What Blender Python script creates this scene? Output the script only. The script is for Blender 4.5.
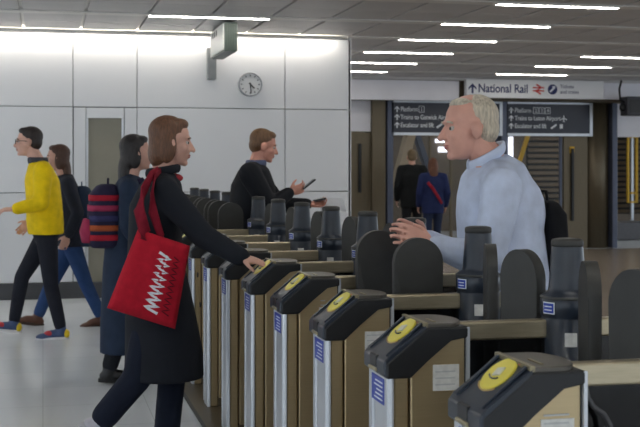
import bpy, bmesh, math, random
from mathutils import Vector, Matrix
random.seed(7)
for o in list(bpy.data.objects): bpy.data.objects.remove(o)
SC = bpy.context.scene
COL = SC.collection
PI = math.pi
V = Vector

# ------------------------------------------------------------------ camera, world, exposure
F, HOR, CZ = 1200.0, 167.0, 1.4
YAW = math.radians(13.0); SA, CA = math.sin(YAW), math.cos(YAW)
cam_d = bpy.data.cameras.new('camera'); cam = bpy.data.objects.new('camera', cam_d); COL.objects.link(cam)
cam.location = (0, 0, CZ); cam.rotation_euler = (PI/2, 0, -YAW)
cam_d.sensor_width = 36; cam_d.lens = F/640*36; cam_d.shift_y = -(213.5-HOR)/640
cam_d.clip_start = 0.05; cam_d.clip_end = 200
cam_d.dof.use_dof = True; cam_d.dof.focus_distance = 4.6; cam_d.dof.aperture_fstop = 9
SC.camera = cam
w = bpy.data.worlds.new('world'); SC.world = w; w.use_nodes = True
w.node_tree.nodes['Background'].inputs[0].default_value = (0.80, 0.90, 1.0, 1)
w.node_tree.nodes['Background'].inputs[1].default_value = 0.75
SC.view_settings.view_transform = 'Standard'; SC.view_settings.look = 'None'
SC.view_settings.exposure = 1.12; SC.view_settings.gamma = 1; SC.view_settings.use_curve_mapping = False
LAMP = 15.0      # emission of the ceiling strips
COVE = 9.0

def ray(x, y):
    lat = (x-320)/F
    return V((SA+lat*CA, CA-lat*SA, (HOR-y)/F))
def at(x, y, Y):
    r = ray(x, y); t = Y/r.y
    return V((r.x*t, Y, CZ+r.z*t))
def atz(x, y, Z):
    r = ray(x, y); t = (Z-CZ)/r.z
    return V((r.x*t, r.y*t, Z))

# ------------------------------------------------------------------ materials
def lin(c):
    return tuple(((v/255)/12.92 if v/255 <= .04045 else ((v/255+.055)/1.055)**2.4) for v in c)+(1,)
MATS = {}
def mat(name, rgb, rough=.5, metal=0, var=.08, scale=20, bump=0, stretch=None, emit=0, coat=0, alpha=1, trans=0, spec=.5):
    if name in MATS: return MATS[name]
    m = bpy.data.materials.new(name); m.use_nodes = True; nt = m.node_tree
    b = nt.nodes['Principled BSDF']; c = lin(rgb)
    tc = nt.nodes.new('ShaderNodeTexCoord'); mp = nt.nodes.new('ShaderNodeMapping')
    nt.links.new(tc.outputs['Object'], mp.inputs[0])
    if stretch: mp.inputs['Scale'].default_value = stretch
    n = nt.nodes.new('ShaderNodeTexNoise'); n.inputs['Scale'].default_value = scale; n.inputs['Detail'].default_value = 4
    nt.links.new(mp.outputs[0], n.inputs['Vector'])
    r = nt.nodes.new('ShaderNodeValToRGB')
    r.color_ramp.elements[0].position = .3; r.color_ramp.elements[1].position = .7
    r.color_ramp.elements[0].color = tuple(v*(1-var) for v in c[:3])+(1,)
    r.color_ramp.elements[1].color = tuple(min(1, v*(1+var)) for v in c[:3])+(1,)
    nt.links.new(n.outputs[0], r.inputs[0]); nt.links.new(r.outputs[0], b.inputs['Base Color'])
    b.inputs['Roughness'].default_value = rough; b.inputs['Metallic'].default_value = metal
    b.inputs['Specular IOR Level'].default_value = spec
    b.inputs['Coat Weight'].default_value = coat; b.inputs['Alpha'].default_value = alpha
    b.inputs['Transmission Weight'].default_value = trans
    if bump:
        bp = nt.nodes.new('ShaderNodeBump'); bp.inputs['Strength'].default_value = bump; bp.inputs['Distance'].default_value = .01
        nt.links.new(n.outputs[0], bp.inputs['Height']); nt.links.new(bp.outputs[0], b.inputs['Normal'])
    if emit:
        b.inputs['Emission Color'].default_value = c; b.inputs['Emission Strength'].default_value = emit
    MATS[name] = m
    return m
BRZ = mat('bronze_steel', (190, 170, 133), .38, .7, .04, 6, .01, (1.5, 1.5, 40))
BRZ2 = mat('bronze_steel_facade', (106, 96, 78), .42, .5, .10, 4, .02, (25, 25, 1))
STEEL = mat('bright_steel', (206, 210, 216), .32, .5, .03, 4, 0, (6, 6, 1))
TOPST = mat('brushed_top_steel', (92, 88, 82), .42, .6, .10, 10, .03, (2, 40, 2))
RAILM = mat('rail_steel', (182, 170, 144), .34, .8, .08, 8, .02, (2, 30, 30))
SLATE = mat('slate_plastic', (37, 45, 57), .3, 0, .08, 30, .02)
DARKS = mat('dark_head_plastic', (20, 21, 24), .45, 0, .08, 30, .02)
RUB = mat('paddle_rubber', (50, 50, 48), .55, 0, .14, 14, .05)
RUBE = mat('paddle_rim', (66, 67, 66), .5, 0, .1, 14, .05)
BLK = mat('black_plastic', (16, 17, 19), .4, 0, .1, 20)
YEL = mat('reader_yellow', (226, 212, 84), .35, 0, .04, 20)
PADW = mat('reader_white', (205, 205, 190), .4, 0, .05, 40)
BLUE = mat('sticker_blue', (28, 62, 170), .35, 0, .06, 30)
WPR = mat('white_print', (232, 236, 242), .45, 0, .03, 30)
PAPER = mat('notice_paper', (214, 214, 210), .5, 0, .10, 60)
SMEAR = mat('notice_print', (186, 188, 188), .5, 0, .10, 60)
WALLM = mat('white_enamel_panel', (218, 221, 226), .28, 0, .015, 1.2)
SEAM = mat('panel_seam', (120, 124, 130), .6, 0, .05, 10)
BASEM = mat('dark_skirting', (62, 64, 68), .5, 0, .1, 6)
CEILT = mat('ceiling_metal_tile', (200, 198, 198), .5, .1, .06, 1.5, .01)
CEILB = mat('ceiling_bar', (222, 220, 216), .45, 0, .04, 8)
SOFF = mat('soffit_brown', (84, 74, 56), .6, 0, .1, 5)
FASC = mat('fascia_white', (236, 236, 244), .4, 0, .03, 3)
SIGNW = mat('sign_white', (232, 233, 236), .3, 0, .02, 3)
SIGND = mat('sign_navy', (34, 38, 54), .35, 0, .05, 6)
NAVYT = mat('navy_print', (24, 34, 96), .4, 0, .04, 6)
REDT = mat('red_print', (206, 44, 40), .4, 0, .04, 6)
TRIMB = mat('blue_grey_trim', (84, 90, 108), .4, .3, .06, 6)
DOORG = mat('olive_grey_door', (138, 135, 122), .5, 0, .05, 4)
LIT = mat('lamp_diffuser', (255, 250, 240), .5, 0, 0, 5, emit=LAMP)
COVEM = mat('cove_diffuser', (255, 246, 232), .5, 0, 0, 5, emit=COVE)
TINT = mat('tinted_glass', (10, 11, 13), .08, 0, .05, 5, alpha=.82)
GLASS = mat('door_glass', (120, 130, 135), .04, 0, .02, 5, alpha=.07)
LOUV = mat('louvre_slat', (96, 82, 64), .5, .3, .08, 6)
LOUVB = mat('louvre_backing', (30, 26, 22), .7, 0, .08, 6)
BEIGE = mat('beige_cladding', (178, 160, 134), .5, 0, .06, 3)
YRAIL = mat('yellow_rail', (222, 176, 36), .4, 0, .05, 6)

def floor_mat():
    m = bpy.data.materials.new('hall_floor_tiles'); m.use_nodes = True; nt = m.node_tree; b = nt.nodes['Principled BSDF']
    tc = nt.nodes.new('ShaderNodeTexCoord')
    br = nt.nodes.new('ShaderNodeTexBrick'); br.offset = 0
    br.inputs['Scale'].default_value = 1; br.inputs['Brick Width'].default_value = .6; br.inputs['Row Height'].default_value = .6
    br.inputs['Mortar Size'].default_value = .003; br.inputs['Mortar Smooth'].default_value = .4
    br.inputs['Color1'].default_value = lin((216, 222, 228)); br.inputs['Color2'].default_value = lin((210, 217, 224)); br.inputs['Mortar'].default_value = lin((186, 192, 198))
    nt.links.new(tc.outputs['Object'], br.inputs['Vector'])
    n = nt.nodes.new('ShaderNodeTexNoise'); n.inputs['Scale'].default_value = 60; n.inputs['Detail'].default_value = 6
    nt.links.new(tc.outputs['Object'], n.inputs['Vector'])
    mx = nt.nodes.new('ShaderNodeMix'); mx.data_type = 'RGBA'; mx.blend_type = 'OVERLAY'; mx.inputs[0].default_value = .15
    nt.links.new(br.outputs['Color'], mx.inputs[6]); nt.links.new(n.outputs['Color'], mx.inputs[7]); nt.links.new(mx.outputs[2], b.inputs['Base Color'])
    b.inputs['Roughness'].default_value = .22
    return m
FLOORM = floor_mat()

# ------------------------------------------------------------------ mesh helpers
def tagp(o, label=None, cat=None, group=None, kind=None):
    if label: o['label'] = label
    if cat: o['category'] = cat
    if group: o['group'] = group
    if kind: o['kind'] = kind
    return o
def link(name, me, m, parent=None, smooth=False):
    o = bpy.data.objects.new(name, me); COL.objects.link(o)
    if m and not me.materials: me.materials.append(m)
    if smooth:
        for p in me.polygons: p.use_smooth = True
    if parent: o.parent = parent
    return o
def fin(name, bm, m, parent=None, smooth=False):
    bmesh.ops.recalc_face_normals(bm, faces=bm.faces)
    me = bpy.data.meshes.new(name); bm.to_mesh(me); bm.free()
    return link(name, me, m, parent, smooth)
def empty(name, loc=(0, 0, 0), rz=0):
    o = bpy.data.objects.new(name, None); COL.objects.link(o); o.location = loc; o.rotation_euler = (0, 0, rz); o.empty_display_size = .1
    return o
def a_box(bm, x0, x1, y0, y1, z0, z1, M=None):
    vs = [bm.verts.new(V(p) if M is None else M @ V(p)) for p in ((x0,y0,z0),(x1,y0,z0),(x1,y1,z0),(x0,y1,z0),(x0,y0,z1),(x1,y0,z1),(x1,y1,z1),(x0,y1,z1))]
    for f in ((0,3,2,1),(4,5,6,7),(0,1,5,4),(1,2,6,5),(2,3,7,6),(3,0,4,7)): bm.faces.new([vs[i] for i in f])
def bev(bm, w, seg=1):
    bmesh.ops.bevel(bm, geom=list(bm.edges), offset=w, segments=seg, affect='EDGES', profile=.5)
def box(name, x0, x1, y0, y1, z0, z1, m, parent=None, b=0, seg=1):
    bm = bmesh.new(); a_box(bm, min(x0,x1), max(x0,x1), min(y0,y1), max(y0,y1), min(z0,z1), max(z0,z1))
    if b: bev(bm, b, seg)
    return fin(name, bm, m, parent)
def a_prism(bm, pts, fn0, fn1):
    """closed outline pts -> two lids through fn0 / fn1"""
    a = [bm.verts.new(fn0(p)) for p in pts]; b = [bm.verts.new(fn1(p)) for p in pts]; n = len(pts)
    bm.faces.new(a); bm.faces.new(b[::-1])
    for i in range(n): bm.faces.new((a[i], b[i], b[(i+1) % n], a[(i+1) % n]))
def prism_xz(name, pts, y0, y1, m, parent=None, b=0, seg=1):
    bm = bmesh.new(); a_prism(bm, pts, lambda p: V((p[0], y0, p[1])), lambda p: V((p[0], y1, p[1])))
    if b: bev(bm, b, seg)
    return fin(name, bm, m, parent)
def a_lathe(bm, prof, seg=28, c=(0, 0, 0), ax=None):
    """prof = [(r,z)...]; closed with lids"""
    c = V(c); rings = []
    for r, z in prof:
        ring = []
        for k in range(seg):
            a = 2*PI*k/seg; p = V((r*math.cos(a), r*math.sin(a), z))
            ring.append(bm.verts.new(c+(ax @ p if ax else p)))
        rings.append(ring)
    bm.faces.new(rings[0][::-1]); bm.faces.new(rings[-1])
    for A, B in zip(rings, rings[1:]):
        for k in range(seg): bm.faces.new((A[k], A[(k+1) % seg], B[(k+1) % seg], B[k]))
def lathe(name, prof, m, parent=None, seg=28, c=(0, 0, 0), ax=None, smooth=True):
    bm = bmesh.new(); a_lathe(bm, prof, seg, c, ax); o = fin(name, bm, m, parent)
    for p in o.data.polygons: p.use_smooth = smooth and len(p.vertices) == 4
    return o
def a_tube(bm, pts, r, seg=8, flat=None):
    pts = [V(p) for p in pts]; rings = []; up = V((0.13, 0.2, 1)).normalized()
    for i, p in enumerate(pts):
        t = (pts[min(i+1, len(pts)-1)]-pts[max(i-1, 0)]).normalized()
        u = t.cross(up)
        if u.length < 1e-3: u = t.cross(V((1, 0, 0)))
        u.normalize(); v = u.cross(t)
        ru, rv = (r, r) if flat is None else flat
        rings.append([bm.verts.new(p+u*ru*math.cos(2*PI*k/seg)+v*rv*math.sin(2*PI*k/seg)) for k in range(seg)])
    bm.faces.new(rings[0]); bm.faces.new(rings[-1][::-1])
    for A, B in zip(rings, rings[1:]):
        for k in range(seg): bm.faces.new((A[k], B[k], B[(k+1) % seg], A[(k+1) % seg]))
def tube(name, pts, r, m, parent=None, seg=8, flat=None):
    bm = bmesh.new(); a_tube(bm, pts, r, seg, flat); return fin(name, bm, m, parent, True)
def text(name, body, size, m, parent, loc, rot=(PI/2, 0, 0), xs=1, bold=0, ext=.002):
    cu = bpy.data.curves.new(name, 'FONT'); cu.body = body; cu.size = size; cu.extrude = ext; cu.offset = bold
    t = bpy.data.objects.new(name, cu); COL.objects.link(t)
    dg = bpy.context.evaluated_depsgraph_get(); me = bpy.data.meshes.new_from_object(t.evaluated_get(dg))
    bpy.data.objects.remove(t); bpy.data.curves.remove(cu)
    me.name = name
    for v in me.vertices: v.co.x *= xs
    me.materials.clear()
    o = link(name, me, m, parent); o.location = loc; o.rotation_euler = rot
    return o
def copy_tree(o, parent=None):
    c = o.copy(); COL.objects.link(c)
    if parent: c.parent = parent
    for ch in list(o.children): copy_tree(ch, c)
    return c

# ------------------------------------------------------------------ setting: floor, ceiling, walls
CEIL = 2.85; YW = 13.06; YF = 19.1
st = lambda o: tagp(o, kind='structure')
st(box('floor', -12, 18, -8, 34, -.1, 0, FLOORM))
st(box('floor_paid_side', 2.3, 16, -2, 18.9, 0, .004, mat('taupe_floor', (140, 128, 116), .25, 0, .08, 80)))  # thin taupe sheet laid over the pale floor beyond the gates
ceil_o = st(box('ceiling', -12, 18, -8, 34, CEIL+.03, CEIL+.25, CEILB))
PX, X0C = .587, .976
bm = bmesh.new(); a_box(bm, .016, PX-.016, .008, .64, CEIL+.004, CEIL+.03); tme = bpy.data.meshes.new('ceiling_tile'); bmesh.ops.recalc_face_normals(bm, faces=bm.faces); bm.to_mesh(tme); bm.free(); tme.materials.append(CEILT)
cnt = 0
far_bm = bmesh.new()
for ky in range(-6, 14):
    for half in (0, 1):
        y = 10+1.5*(ky)+.1+half*.65
        for kx in range(-8, 17):
            x = X0C+PX*kx
            d = (x+.3)*SA+(y+.3)*CA; l = (x+.3)*CA-(y+.3)*SA
            u = 320+F*l/d if d > 1 else 9999; v = HOR-F*(CEIL-CZ)/d if d > 1 else -9999
            hidden = y > YW and x < 3.0
            if -40 < u < 680 and -18 < v < 80 and not hidden and y < 18.4 and cnt < 298:
                t = link('ceiling_tile', tme, None, ceil_o); t.location = (x, y, 0); cnt += 1
            else:
                a_box(far_bm, x+.016, x+PX-.016, y+.008, y+.64, CEIL+.004, CEIL+.03)
o = fin('ceiling_tile_field', far_bm, CEILT, ceil_o); o['kind'] = 'stuff'
for ky in range(-6, 14):
    box('ceiling_track', -4, 11, 10+1.5*ky-.085, 10+1.5*ky+.085, CEIL-.005, CEIL+.03, CEILB, ceil_o)

# white panelled wall on the left
wall = st(box('wall_back', -9, 3.36, YW+.05, YW+.30, 0, CEIL+.03, SEAM))
xs = [-9, -6.6, -4.4, -2.2]+[at(px, 150, YW).x for px in (73, 137, 285)]+[3.372]
zrow = [.17, at(0, 193, YW).z, at(0, 106, YW).z, CEIL-.02]
g = .008
dx0, dx1, dzt = at(87, 118, YW).x, at(123, 118, YW).x, at(100, 118, YW).z
for i in range(len(xs)-1):
    for j in range(3):
        if i == 4 and j < 2:
            for a, b in ((xs[4], dx0-.01), (dx1+.01, xs[5])):
                box('wall_panel', a+g, b-g/2, YW, YW+.05, zrow[j]+g, zrow[j+1]-g, WALLM, wall, .004)
            if j == 1: box('wall_panel', dx0-.008, dx1+.008, YW, YW+.05, dzt, zrow[2]-g, WALLM, wall, .004)
            continue
        box('wall_panel', xs[i]+g/2, xs[i+1]-g/2, YW, YW+.05, zrow[j]+g/2, zrow[j+1]-g/2, WALLM, wall, .004)
d1 = st(box('door_1', dx0, dx1, YW+.03, YW+.06, .0, dzt, DOORG))
for a, b in ((dx0-.008, dx0+.014), (dx1-.014, dx1+.008)): box('door_frame', a, b, YW+.004, YW+.04, .0, dzt, STEEL, d1)
st(box('baseboard_back', -9, 3.37, YW-.03, YW+.05, 0, .17, BASEM, None, .006))
st(box('wall_end', 3.345, 3.375, YW, YF+3, 0, CEIL, WALLM))
cl = empty('cove_light', (-1, YW-.03, CEIL)); tagp(cl, 'long glowing strip light running along the top of the white wall', 'light')
o = box('diffuser', -7, 4.2, -.13, -.08, -.022, -.002, COVEM, cl); o = box('housing', -7.02, 4.24, -.145, -.13, -.03, -.0, CEILB, cl)

# ------------------------------------------------------------------ facade at the far end of the hall
def px(x, y, Y=YF): return at(x, y, Y)
fz0, fz1 = at(540, 99, 18.5).z, CEIL
fx = lambda x, Y=YF: at(x, 150, Y).x
zz = lambda y, x=480, Y=YF: at(x, y, Y).z
st(box('trim_1', fx(340, 18.6), fx(459, 18.6), 18.6, 18.66, at(400, 100, 18.6).z, at(400, 80, 18.6).z, FASC))
st(box('trim_2', fx(604, 18.6), fx(720, 18.6), 18.6, 18.66, at(620, 99.5, 18.6).z, at(620, 81.5, 18.6).z, FASC))
st(box('trim_3', 3.4, 15, 18.66, 19.6, fz0-.02, CEIL+.02, SOFF))
st(box('trim_4', fx(340, 18.55), 15, 18.52, 18.70, at(400, 79.5, 18.6).z, CEIL+.02, CEILT))
def column(name, x0, x1, rounded):
    a, b = fx(x0), fx(x1)
    if rounded:
        n = 20; c = (a+b)/2; r = (b-a)/2
        pts = [(c+r*math.cos(PI+PI*k/n), YF+.18+r*.8*math.sin(PI+PI*k/n)) for k in range(n+1)]+[(b, YF+.7), (a, YF+.7)]
        bm = bmesh.new(); a_prism(bm, pts, lambda p: V((p[0], p[1], 0)), lambda p: V((p[0], p[1], 2.6)))
        o = fin(name, bm, BRZ2)
        for p in o.data.polygons: p.use_smooth = len(p.vertices) == 4
    else: o = box(name, a, b, YF, YF+.5, 0, 2.6, BRZ2, None, .02, 2)
    return st(o)
c1 = column('trim_5', 372, 386, False); c2 = column('trim_6', 590, 612, True)
for x0, x1, p in ((387, 392, c1), (612, 617, c2)):
    box('edge_strip', fx(x0), fx(x1), YF-.02, YF+.5, 0, 2.6, TRIMB, p, .008)
c3 = st(box('trim_7', fx(501), fx(507), YF-.02, YF+.3, 0, 2.6, TRIMB, None, .01))
def bronze_door(name, x0, x1, yt, hx, hy0, hy1):
    d = st(box(name, fx(x0), fx(x1), YF+.1, YF+.16, 0, zz(yt), BRZ2))
    box('door_stile', fx(x0), fx(x0)+.05, YF+.085, YF+.10, 0, zz(yt), BRZ2, d, .004)
    box('handle', fx(hx), fx(hx)+.05, YF+.05, YF+.1, zz(hy1), zz(hy0), BLK, d, .01)
    return d
bronze_door('door_2', 346, 372, 133, 359.5, 144, 192)
d3 = bronze_door('door_3', 566, 590, 136, 573, 148, 222)
o = box('notice', fx(572), fx(576.5), YF+.08, YF+.1, zz(152.5), zz(146), YRAIL, d3)
st(box('wall_upper', fx(340), fx(372), YF+.08, YF+.16, zz(132), 2.5, FASC))
# glazed doors
def glazed(name, x0, x1, yt, mull):
    d = st(empty(name, (0, 0, 0)))
    box('pane', fx(x0), fx(x1), YF+.1, YF+.112, 0.06, zz(yt), GLASS, d)
    for m_ in mull: box('mullion', fx(m_)-.02, fx(m_)+.02, YF+.08, YF+.13, 0, zz(yt), BRZ2 if m_ in (432, 453) else TRIMB, d, .005)
    box('bottom_rail', fx(x0), fx(x1), YF+.08, YF+.13, 0, .09, TRIMB, d, .005)
    return d
glazed('window_1', 392, 501, 136, (393.5, 432, 453, 499))
glazed('window_2', 507, 566, 136, (509, 563))
# white panel with louvre below right of the column
st(box('wall_right', fx(617.5), fx(720), YF+.08, YF+.18, zz(136), 2.55, FASC))
def louvre(name, label, x0, x1, y0, y1, Y):
    e = empty(name, (at(x0, 150, Y).x, Y, 0)); tagp(e, label, 'louvre')
    wd = at(x1, 150, Y).x-at(x0, 150, Y).x; z0, z1 = max(0.02, at(x0, y1, Y).z), at(x0, y0, Y).z
    box('backing', 0, wd, .05, .09, z0, z1, LOUVB, e)
    n = int((z1-z0)/.105)
    bm = bmesh.new(); R = Matrix.Rotation(math.radians(-28), 4, 'X'); a_box(bm, 0, wd, -.006, .006, -.035, .035, R)
    bmesh.ops.recalc_face_normals(bm, faces=bm.faces); me = bpy.data.meshes.new('slat'); bm.to_mesh(me); bm.free(); me.materials.append(LOUV)
    for k in range(n):
        s = link('slat', me, None, e); s.location = (0, .0, z0+(k+.5)*(z1-z0)/n)
    return e
louvre('louvre_shutter', 'brown louvred shutter seen through the glass door behind the man in blue', 528, 561, 130, 246, 21.5)
louvre('louvre_shutter', 'brown louvred shutter beyond the opening at the right edge', 612, 690, 128, 214, 22.5)
YB = 25
st(box('wall_far', 2, 18, YB, YB+.2, 0, CEIL+.03, mat('far_wall_brown', (112, 98, 82), .6, 0, .1, 2)))
# yellow frames and beams behind the glazing
def bar(name, pa, pb, wd, m, parent=None, dy=.06):
    pa, pb = V(pa), V(pb); t = (pb-pa).normalized(); n = V((t.z, 0, -t.x))*wd/2
    bm = bmesh.new(); a_prism(bm, [pa+n, pb+n, pb-n, pa-n], lambda p: V((p.x, p.y-dy/2, p.z)), lambda p: V((p.x, p.y+dy/2, p.z)))
    return fin(name, bm, m, parent)
e = empty('ladder_frame', (0, 0, 0)); tagp(e, 'tall narrow yellow frame mounted in front of the right edge louvre', 'frame')
for a, b in (((628, 136), (628, 203)), ((636.5, 136), (636.5, 203)), ((628, 137), (637, 137)), ((628, 202), (637, 202)), ((628, 193), (637, 193))):
    bar('frame_bar', at(*a, 22.3), at(*b, 22.3), .035, YRAIL, e)
bar('pipe', at(632, 138, 22.36), V((at(632, 214, 22.36).x, 22.36, 0)), .05, STEEL, e)
tagp(bar('yellow_handrail', atz(498, 240, 0)*0+V((at(494, 150, 21.2).x, 21.2, 0)), at(529, 132, 21.2), .07, YRAIL), 'slanting yellow rail behind the glass beside the brown louvre', 'rail')
tagp(bar('escalator_beam', at(395, 190, 22), at(411, 130, 22), .16, BEIGE, None, .3), 'slanting beige beam behind the glass at the left of the opening', 'beam')
tagp(bar('escalator_beam', at(414, 128, 22.4), at(432, 182, 22.4), .10, TRIMB, None, .2), 'slanting grey beam behind the glass, right of the beige one', 'beam')
for k, (x0, x1, y0, y1) in enumerate(((436, 447, 139, 142.5), (439, 447, 147, 152), (508, 513, 137, 172))):
    e = box('lit_panel', at(x0, 150, YB-.06).x, at(x1, 150, YB-.06).x, YB-.06, YB+.01, at(x0, y1, YB-.06).z, at(x0, y0, YB-.06).z, mat('lit_window', (235, 240, 255), .4, emit=1.2))
    tagp(e, ['small glowing panel high behind the glass, above the other', 'small glowing panel behind the glass, lower of two', 'tall bright window slit behind the glass right of the middle post'][k], 'light')
tagp(box('low_kerb', fx(612, 21), fx(700, 21), 21.0, 21.6, 0, at(630, 222, 21).z, mat('kerb_grey', (96, 96, 100), .5), None, .03, 2), 'low dark grey kerb on the floor beyond the right column', 'kerb')

# ------------------------------------------------------------------ signs
def arrow_up(name, c, s, m, parent, Y):
    o = [(0, .5), (.42, .08), (.42, -.14), (.1, .16), (.1, -.5), (-.1, -.5), (-.1, .16), (-.42, -.14), (-.42, .08)]
    return prism_xz(name, [(c.x+p[0]*s, c.z+p[1]*s) for p in o], Y-.004, Y, m, parent)
def disc(name, c, r, Y, m, parent, seg=24, th=.004):
    return prism_xz(name, [(c.x+r*math.cos(2*PI*k/seg), c.z+r*math.sin(2*PI*k/seg)) for k in range(seg)], Y-th, Y, m, parent)
YS = 18.48
sg = empty('hanging_sign', (0, 0, 0)); tagp(sg, 'long white overhead sign with navy lettering and a red double arrow', 'sign')
a, b = at(466, 98, YS), at(604, 79.5, YS); zb = at(466, 97.5, YS).z; zt = at(535, 80, YS).z
box('board', a.x, b.x, YS, YS+.1, zb, zt, SIGNW, sg, .01)
ctr = (zb+zt)/2
arrow_up('arrow', V((fx(472.5, YS), 0, ctr)), .16, NAVYT, sg, YS)
text('lettering', 'National Rail', .195, NAVYT, sg, (fx(478, YS), YS-.002, ctr-.06), xs=.86, bold=.0035)
rx = fx(538.5, YS)
for sgn in (1, -1):   # double arrow mark
    bm = bmesh.new()
    box('logo_bar', rx-.1, rx+.1, YS-.004, YS, ctr+sgn*.026-.011, ctr+sgn*.026+.011, REDT, sg)
bar('logo_diagonal', (rx-.04, YS-.002, ctr+.08), (rx+.05, YS-.002, ctr+.026), .025, REDT, sg, .004)
bar('logo_diagonal', (rx+.04, YS-.002, ctr-.08), (rx-.05, YS-.002, ctr-.026), .025, REDT, sg, .004)
bar('logo_diagonal', (rx-.05, YS-.002, ctr-.03), (rx+.05, YS-.002, ctr+.03), .022, REDT, sg, .004)
dc = V((fx(552.5, YS), 0, ctr)); disc('roundel', dc, .085, YS, NAVYT, sg)
bar('roundel_mark', (dc.x-.045, YS-.006, ctr-.04), (dc.x+.035, YS-.006, ctr+.035), .03, WPR, sg, .004)
bar('roundel_mark', (dc.x-.005, YS-.006, ctr+.045), (dc.x+.045, YS-.006, ctr+.04), .025, WPR, sg, .004)
for k, s in enumerate(('Tickets', 'and trains')):
    text('small_lettering', s, .085, NAVYT, sg, (fx(560, YS), YS-.002, ctr+.025-.09*k), xs=1)
for x in (480, 590): box('hanger', fx(x, YS), fx(x, YS)+.03, YS+.04, YS+.07, zt, CEIL, STEEL, sg)

def plane_icon(c, s, Y, parent):
    pts = [(0, .5), (.07, .3), (.07, .1), (.5, -.12), (.5, -.22), (.07, -.1), (.06, -.32), (.2, -.44), (.2, -.5), (0, -.44)]
    pts = pts+[(-x, z) for x, z in pts[-2:0:-1]]
    prism_xz('aircraft_symbol', [(c.x+x*s, c.z+z*s) for x, z in pts], Y-.004, Y, WPR, parent)
def door_sign(label, x0, x1, lines, nums, icon2):
    Y = YF-.03; e = empty('direction_sign', (0, 0, 0)); tagp(e, label, 'sign', )
    z1, z0 = zz(103.5), zz(133)
    box('panel', fx(x0), fx(x1), Y, Y+.08, z0, z1, SIGND, e)
    box('frame_top', fx(x0), fx(x1), Y-.012, Y+.08, z1, z1+.035, STEEL, e); box('frame_bottom', fx(x0), fx(x1), Y-.012, Y+.08, z0-.045, z0, STEEL, e)
    box('frame_end', fx(x1)-.02, fx(x1)+.03, Y-.012, Y+.08, z0-.045, z1+.035, STEEL, e)
    for k, (s, py) in enumerate(zip(lines, (110, 117.8, 125.6))):
        z = zz(py); arrow_up('arrow', V((fx(x0+3.5), 0, z)), .10, WPR, e, Y)
        text('lettering', s, .108, WPR, e, (fx(x0+7), Y-.002, z-.036), xs=.80, bold=.001)
    for k, s in enumerate(nums):
        cx = fx(x0+28+6*k)
        for dx in (-.045, .045): box('number_box', cx+dx-.004, cx+dx+.004, Y-.004, Y, zz(110)-.05, zz(110)+.05, WPR, e)
        for dz in (-.05, .05): box('number_box', cx-.045, cx+.045, Y-.004, Y, zz(110)+dz-.004, zz(110)+dz+.004, WPR, e)
        text('lettering', s, .09, WPR, e, (cx-.022, Y-.002, zz(110)-.032))
    plane_icon(V((fx(x0+56), 0, zz(117.8))), .12, Y, e)
    ix = fx(x0+46); bar('escalator_symbol', (ix-.05, Y-.002, zz(128)), (ix+.05, Y-.002, zz(124)), .03, WPR, e, .004)
    box('lift_symbol', fx(x0+52), fx(x0+55), Y-.004, Y, zz(128), zz(123.5), WPR, e)
    return e
door_sign('dark navy overhead direction sign listing platform 1, left of the man in blue', 393, 500, ('Platform', 'Trains to Gatwick Airport', 'Escalator and lift'), '1', 1)
door_sign('dark navy overhead direction sign listing platforms 2, 3 and 4', 507, 590, ('Platform', 'Trains to Luton Airport', 'Escalator and lift'), '234', 1)

# box sign hanging from the ceiling by the clock
n0, n1 = atz(224.5, 20, CEIL), atz(237.5, 20, CEIL)
wd = .13; yb0 = n0.y; ln = .95
e = empty('box_sign', (n0.x, yb0, CEIL)); tagp(e, 'white-faced box sign hanging from the ceiling beside the clock', 'sign')
hz = CEIL-at(230, 51, yb0).z
box('casing', 0, wd, 0, ln, -hz, -.02, mat('sign_casing', (78, 88, 82), .4, .3), e, .004)
box('lit_face', -.012, 0, .02, ln-.02, -hz+.02, -.03, mat('sign_face', (226, 228, 224), .4, 0, .02), e)
for k in range(3): box('symbol', -.016, -.012, .45+.13*k, .50+.13*k, -.11, -.05, SIGND, e)
for k in range(5): box('end_rib', .012+.022*k, .022+.022*k, -.006, 0, -hz+.01, -.03, mat('sign_rib', (66, 76, 70), .4, .3), e)
for y in (.15, .8): box('hanger', .05, .08, y, y+.03, -.02, 0.0, STEEL, e)
ya = YW-.02
tagp(box('wall_bracket', at(208, 60, ya-.1).x, at(217, 60, ya-.1).x, ya-.06, ya+.015, at(210, 79.5, ya).z, at(210, 48, ya).z, mat('bracket_grey', (132, 136, 138), .4, .3), None, .006), 'narrow grey upright bracket on the white wall under the box sign', 'bracket')

# clock
cc = at(250, 84.5, YW); e = empty('wall_clock', (cc.x, YW, cc.z)); tagp(e, 'round white wall clock with grey rim on the white panel', 'clock')
RX = Matrix.Rotation(PI/2, 3, 'X')
r = .132
lathe('rim', [(r, 0), (r, .03), (r-.004, .036), (r-.012, .036), (r-.012, .02)], mat('clock_rim', (150, 154, 160), .35, .5), e, 40, ax=RX)
lathe('face', [(r-.012, .004), (r-.012, .022)], mat('clock_face', (222, 224, 226), .4, 0, .02), e, 40, ax=RX)
for k in range(12):
    a = k*PI/6; M = Matrix.Translation((0, -.023, 0)) @ Matrix.Rotation(a, 4, 'Y')
    bm = bmesh.new(); a_box(bm, -.005, .005, -.002, .002, .088, .107, M); fin('hour_mark', bm, mat('clock_print', (70, 72, 78)), e)
for nm, ang, ln_, w_ in (('hour_hand', 134, .062, .007), ('minute_hand', 176, .098, .0055)):
    M = Matrix.Translation((0, -.028, 0)) @ Matrix.Rotation(math.radians(ang), 4, 'Y')
    bm = bmesh.new(); a_box(bm, -w_, w_, -.002, .002, -.02, ln_, M); fin(nm, bm, BLK, e)

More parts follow.
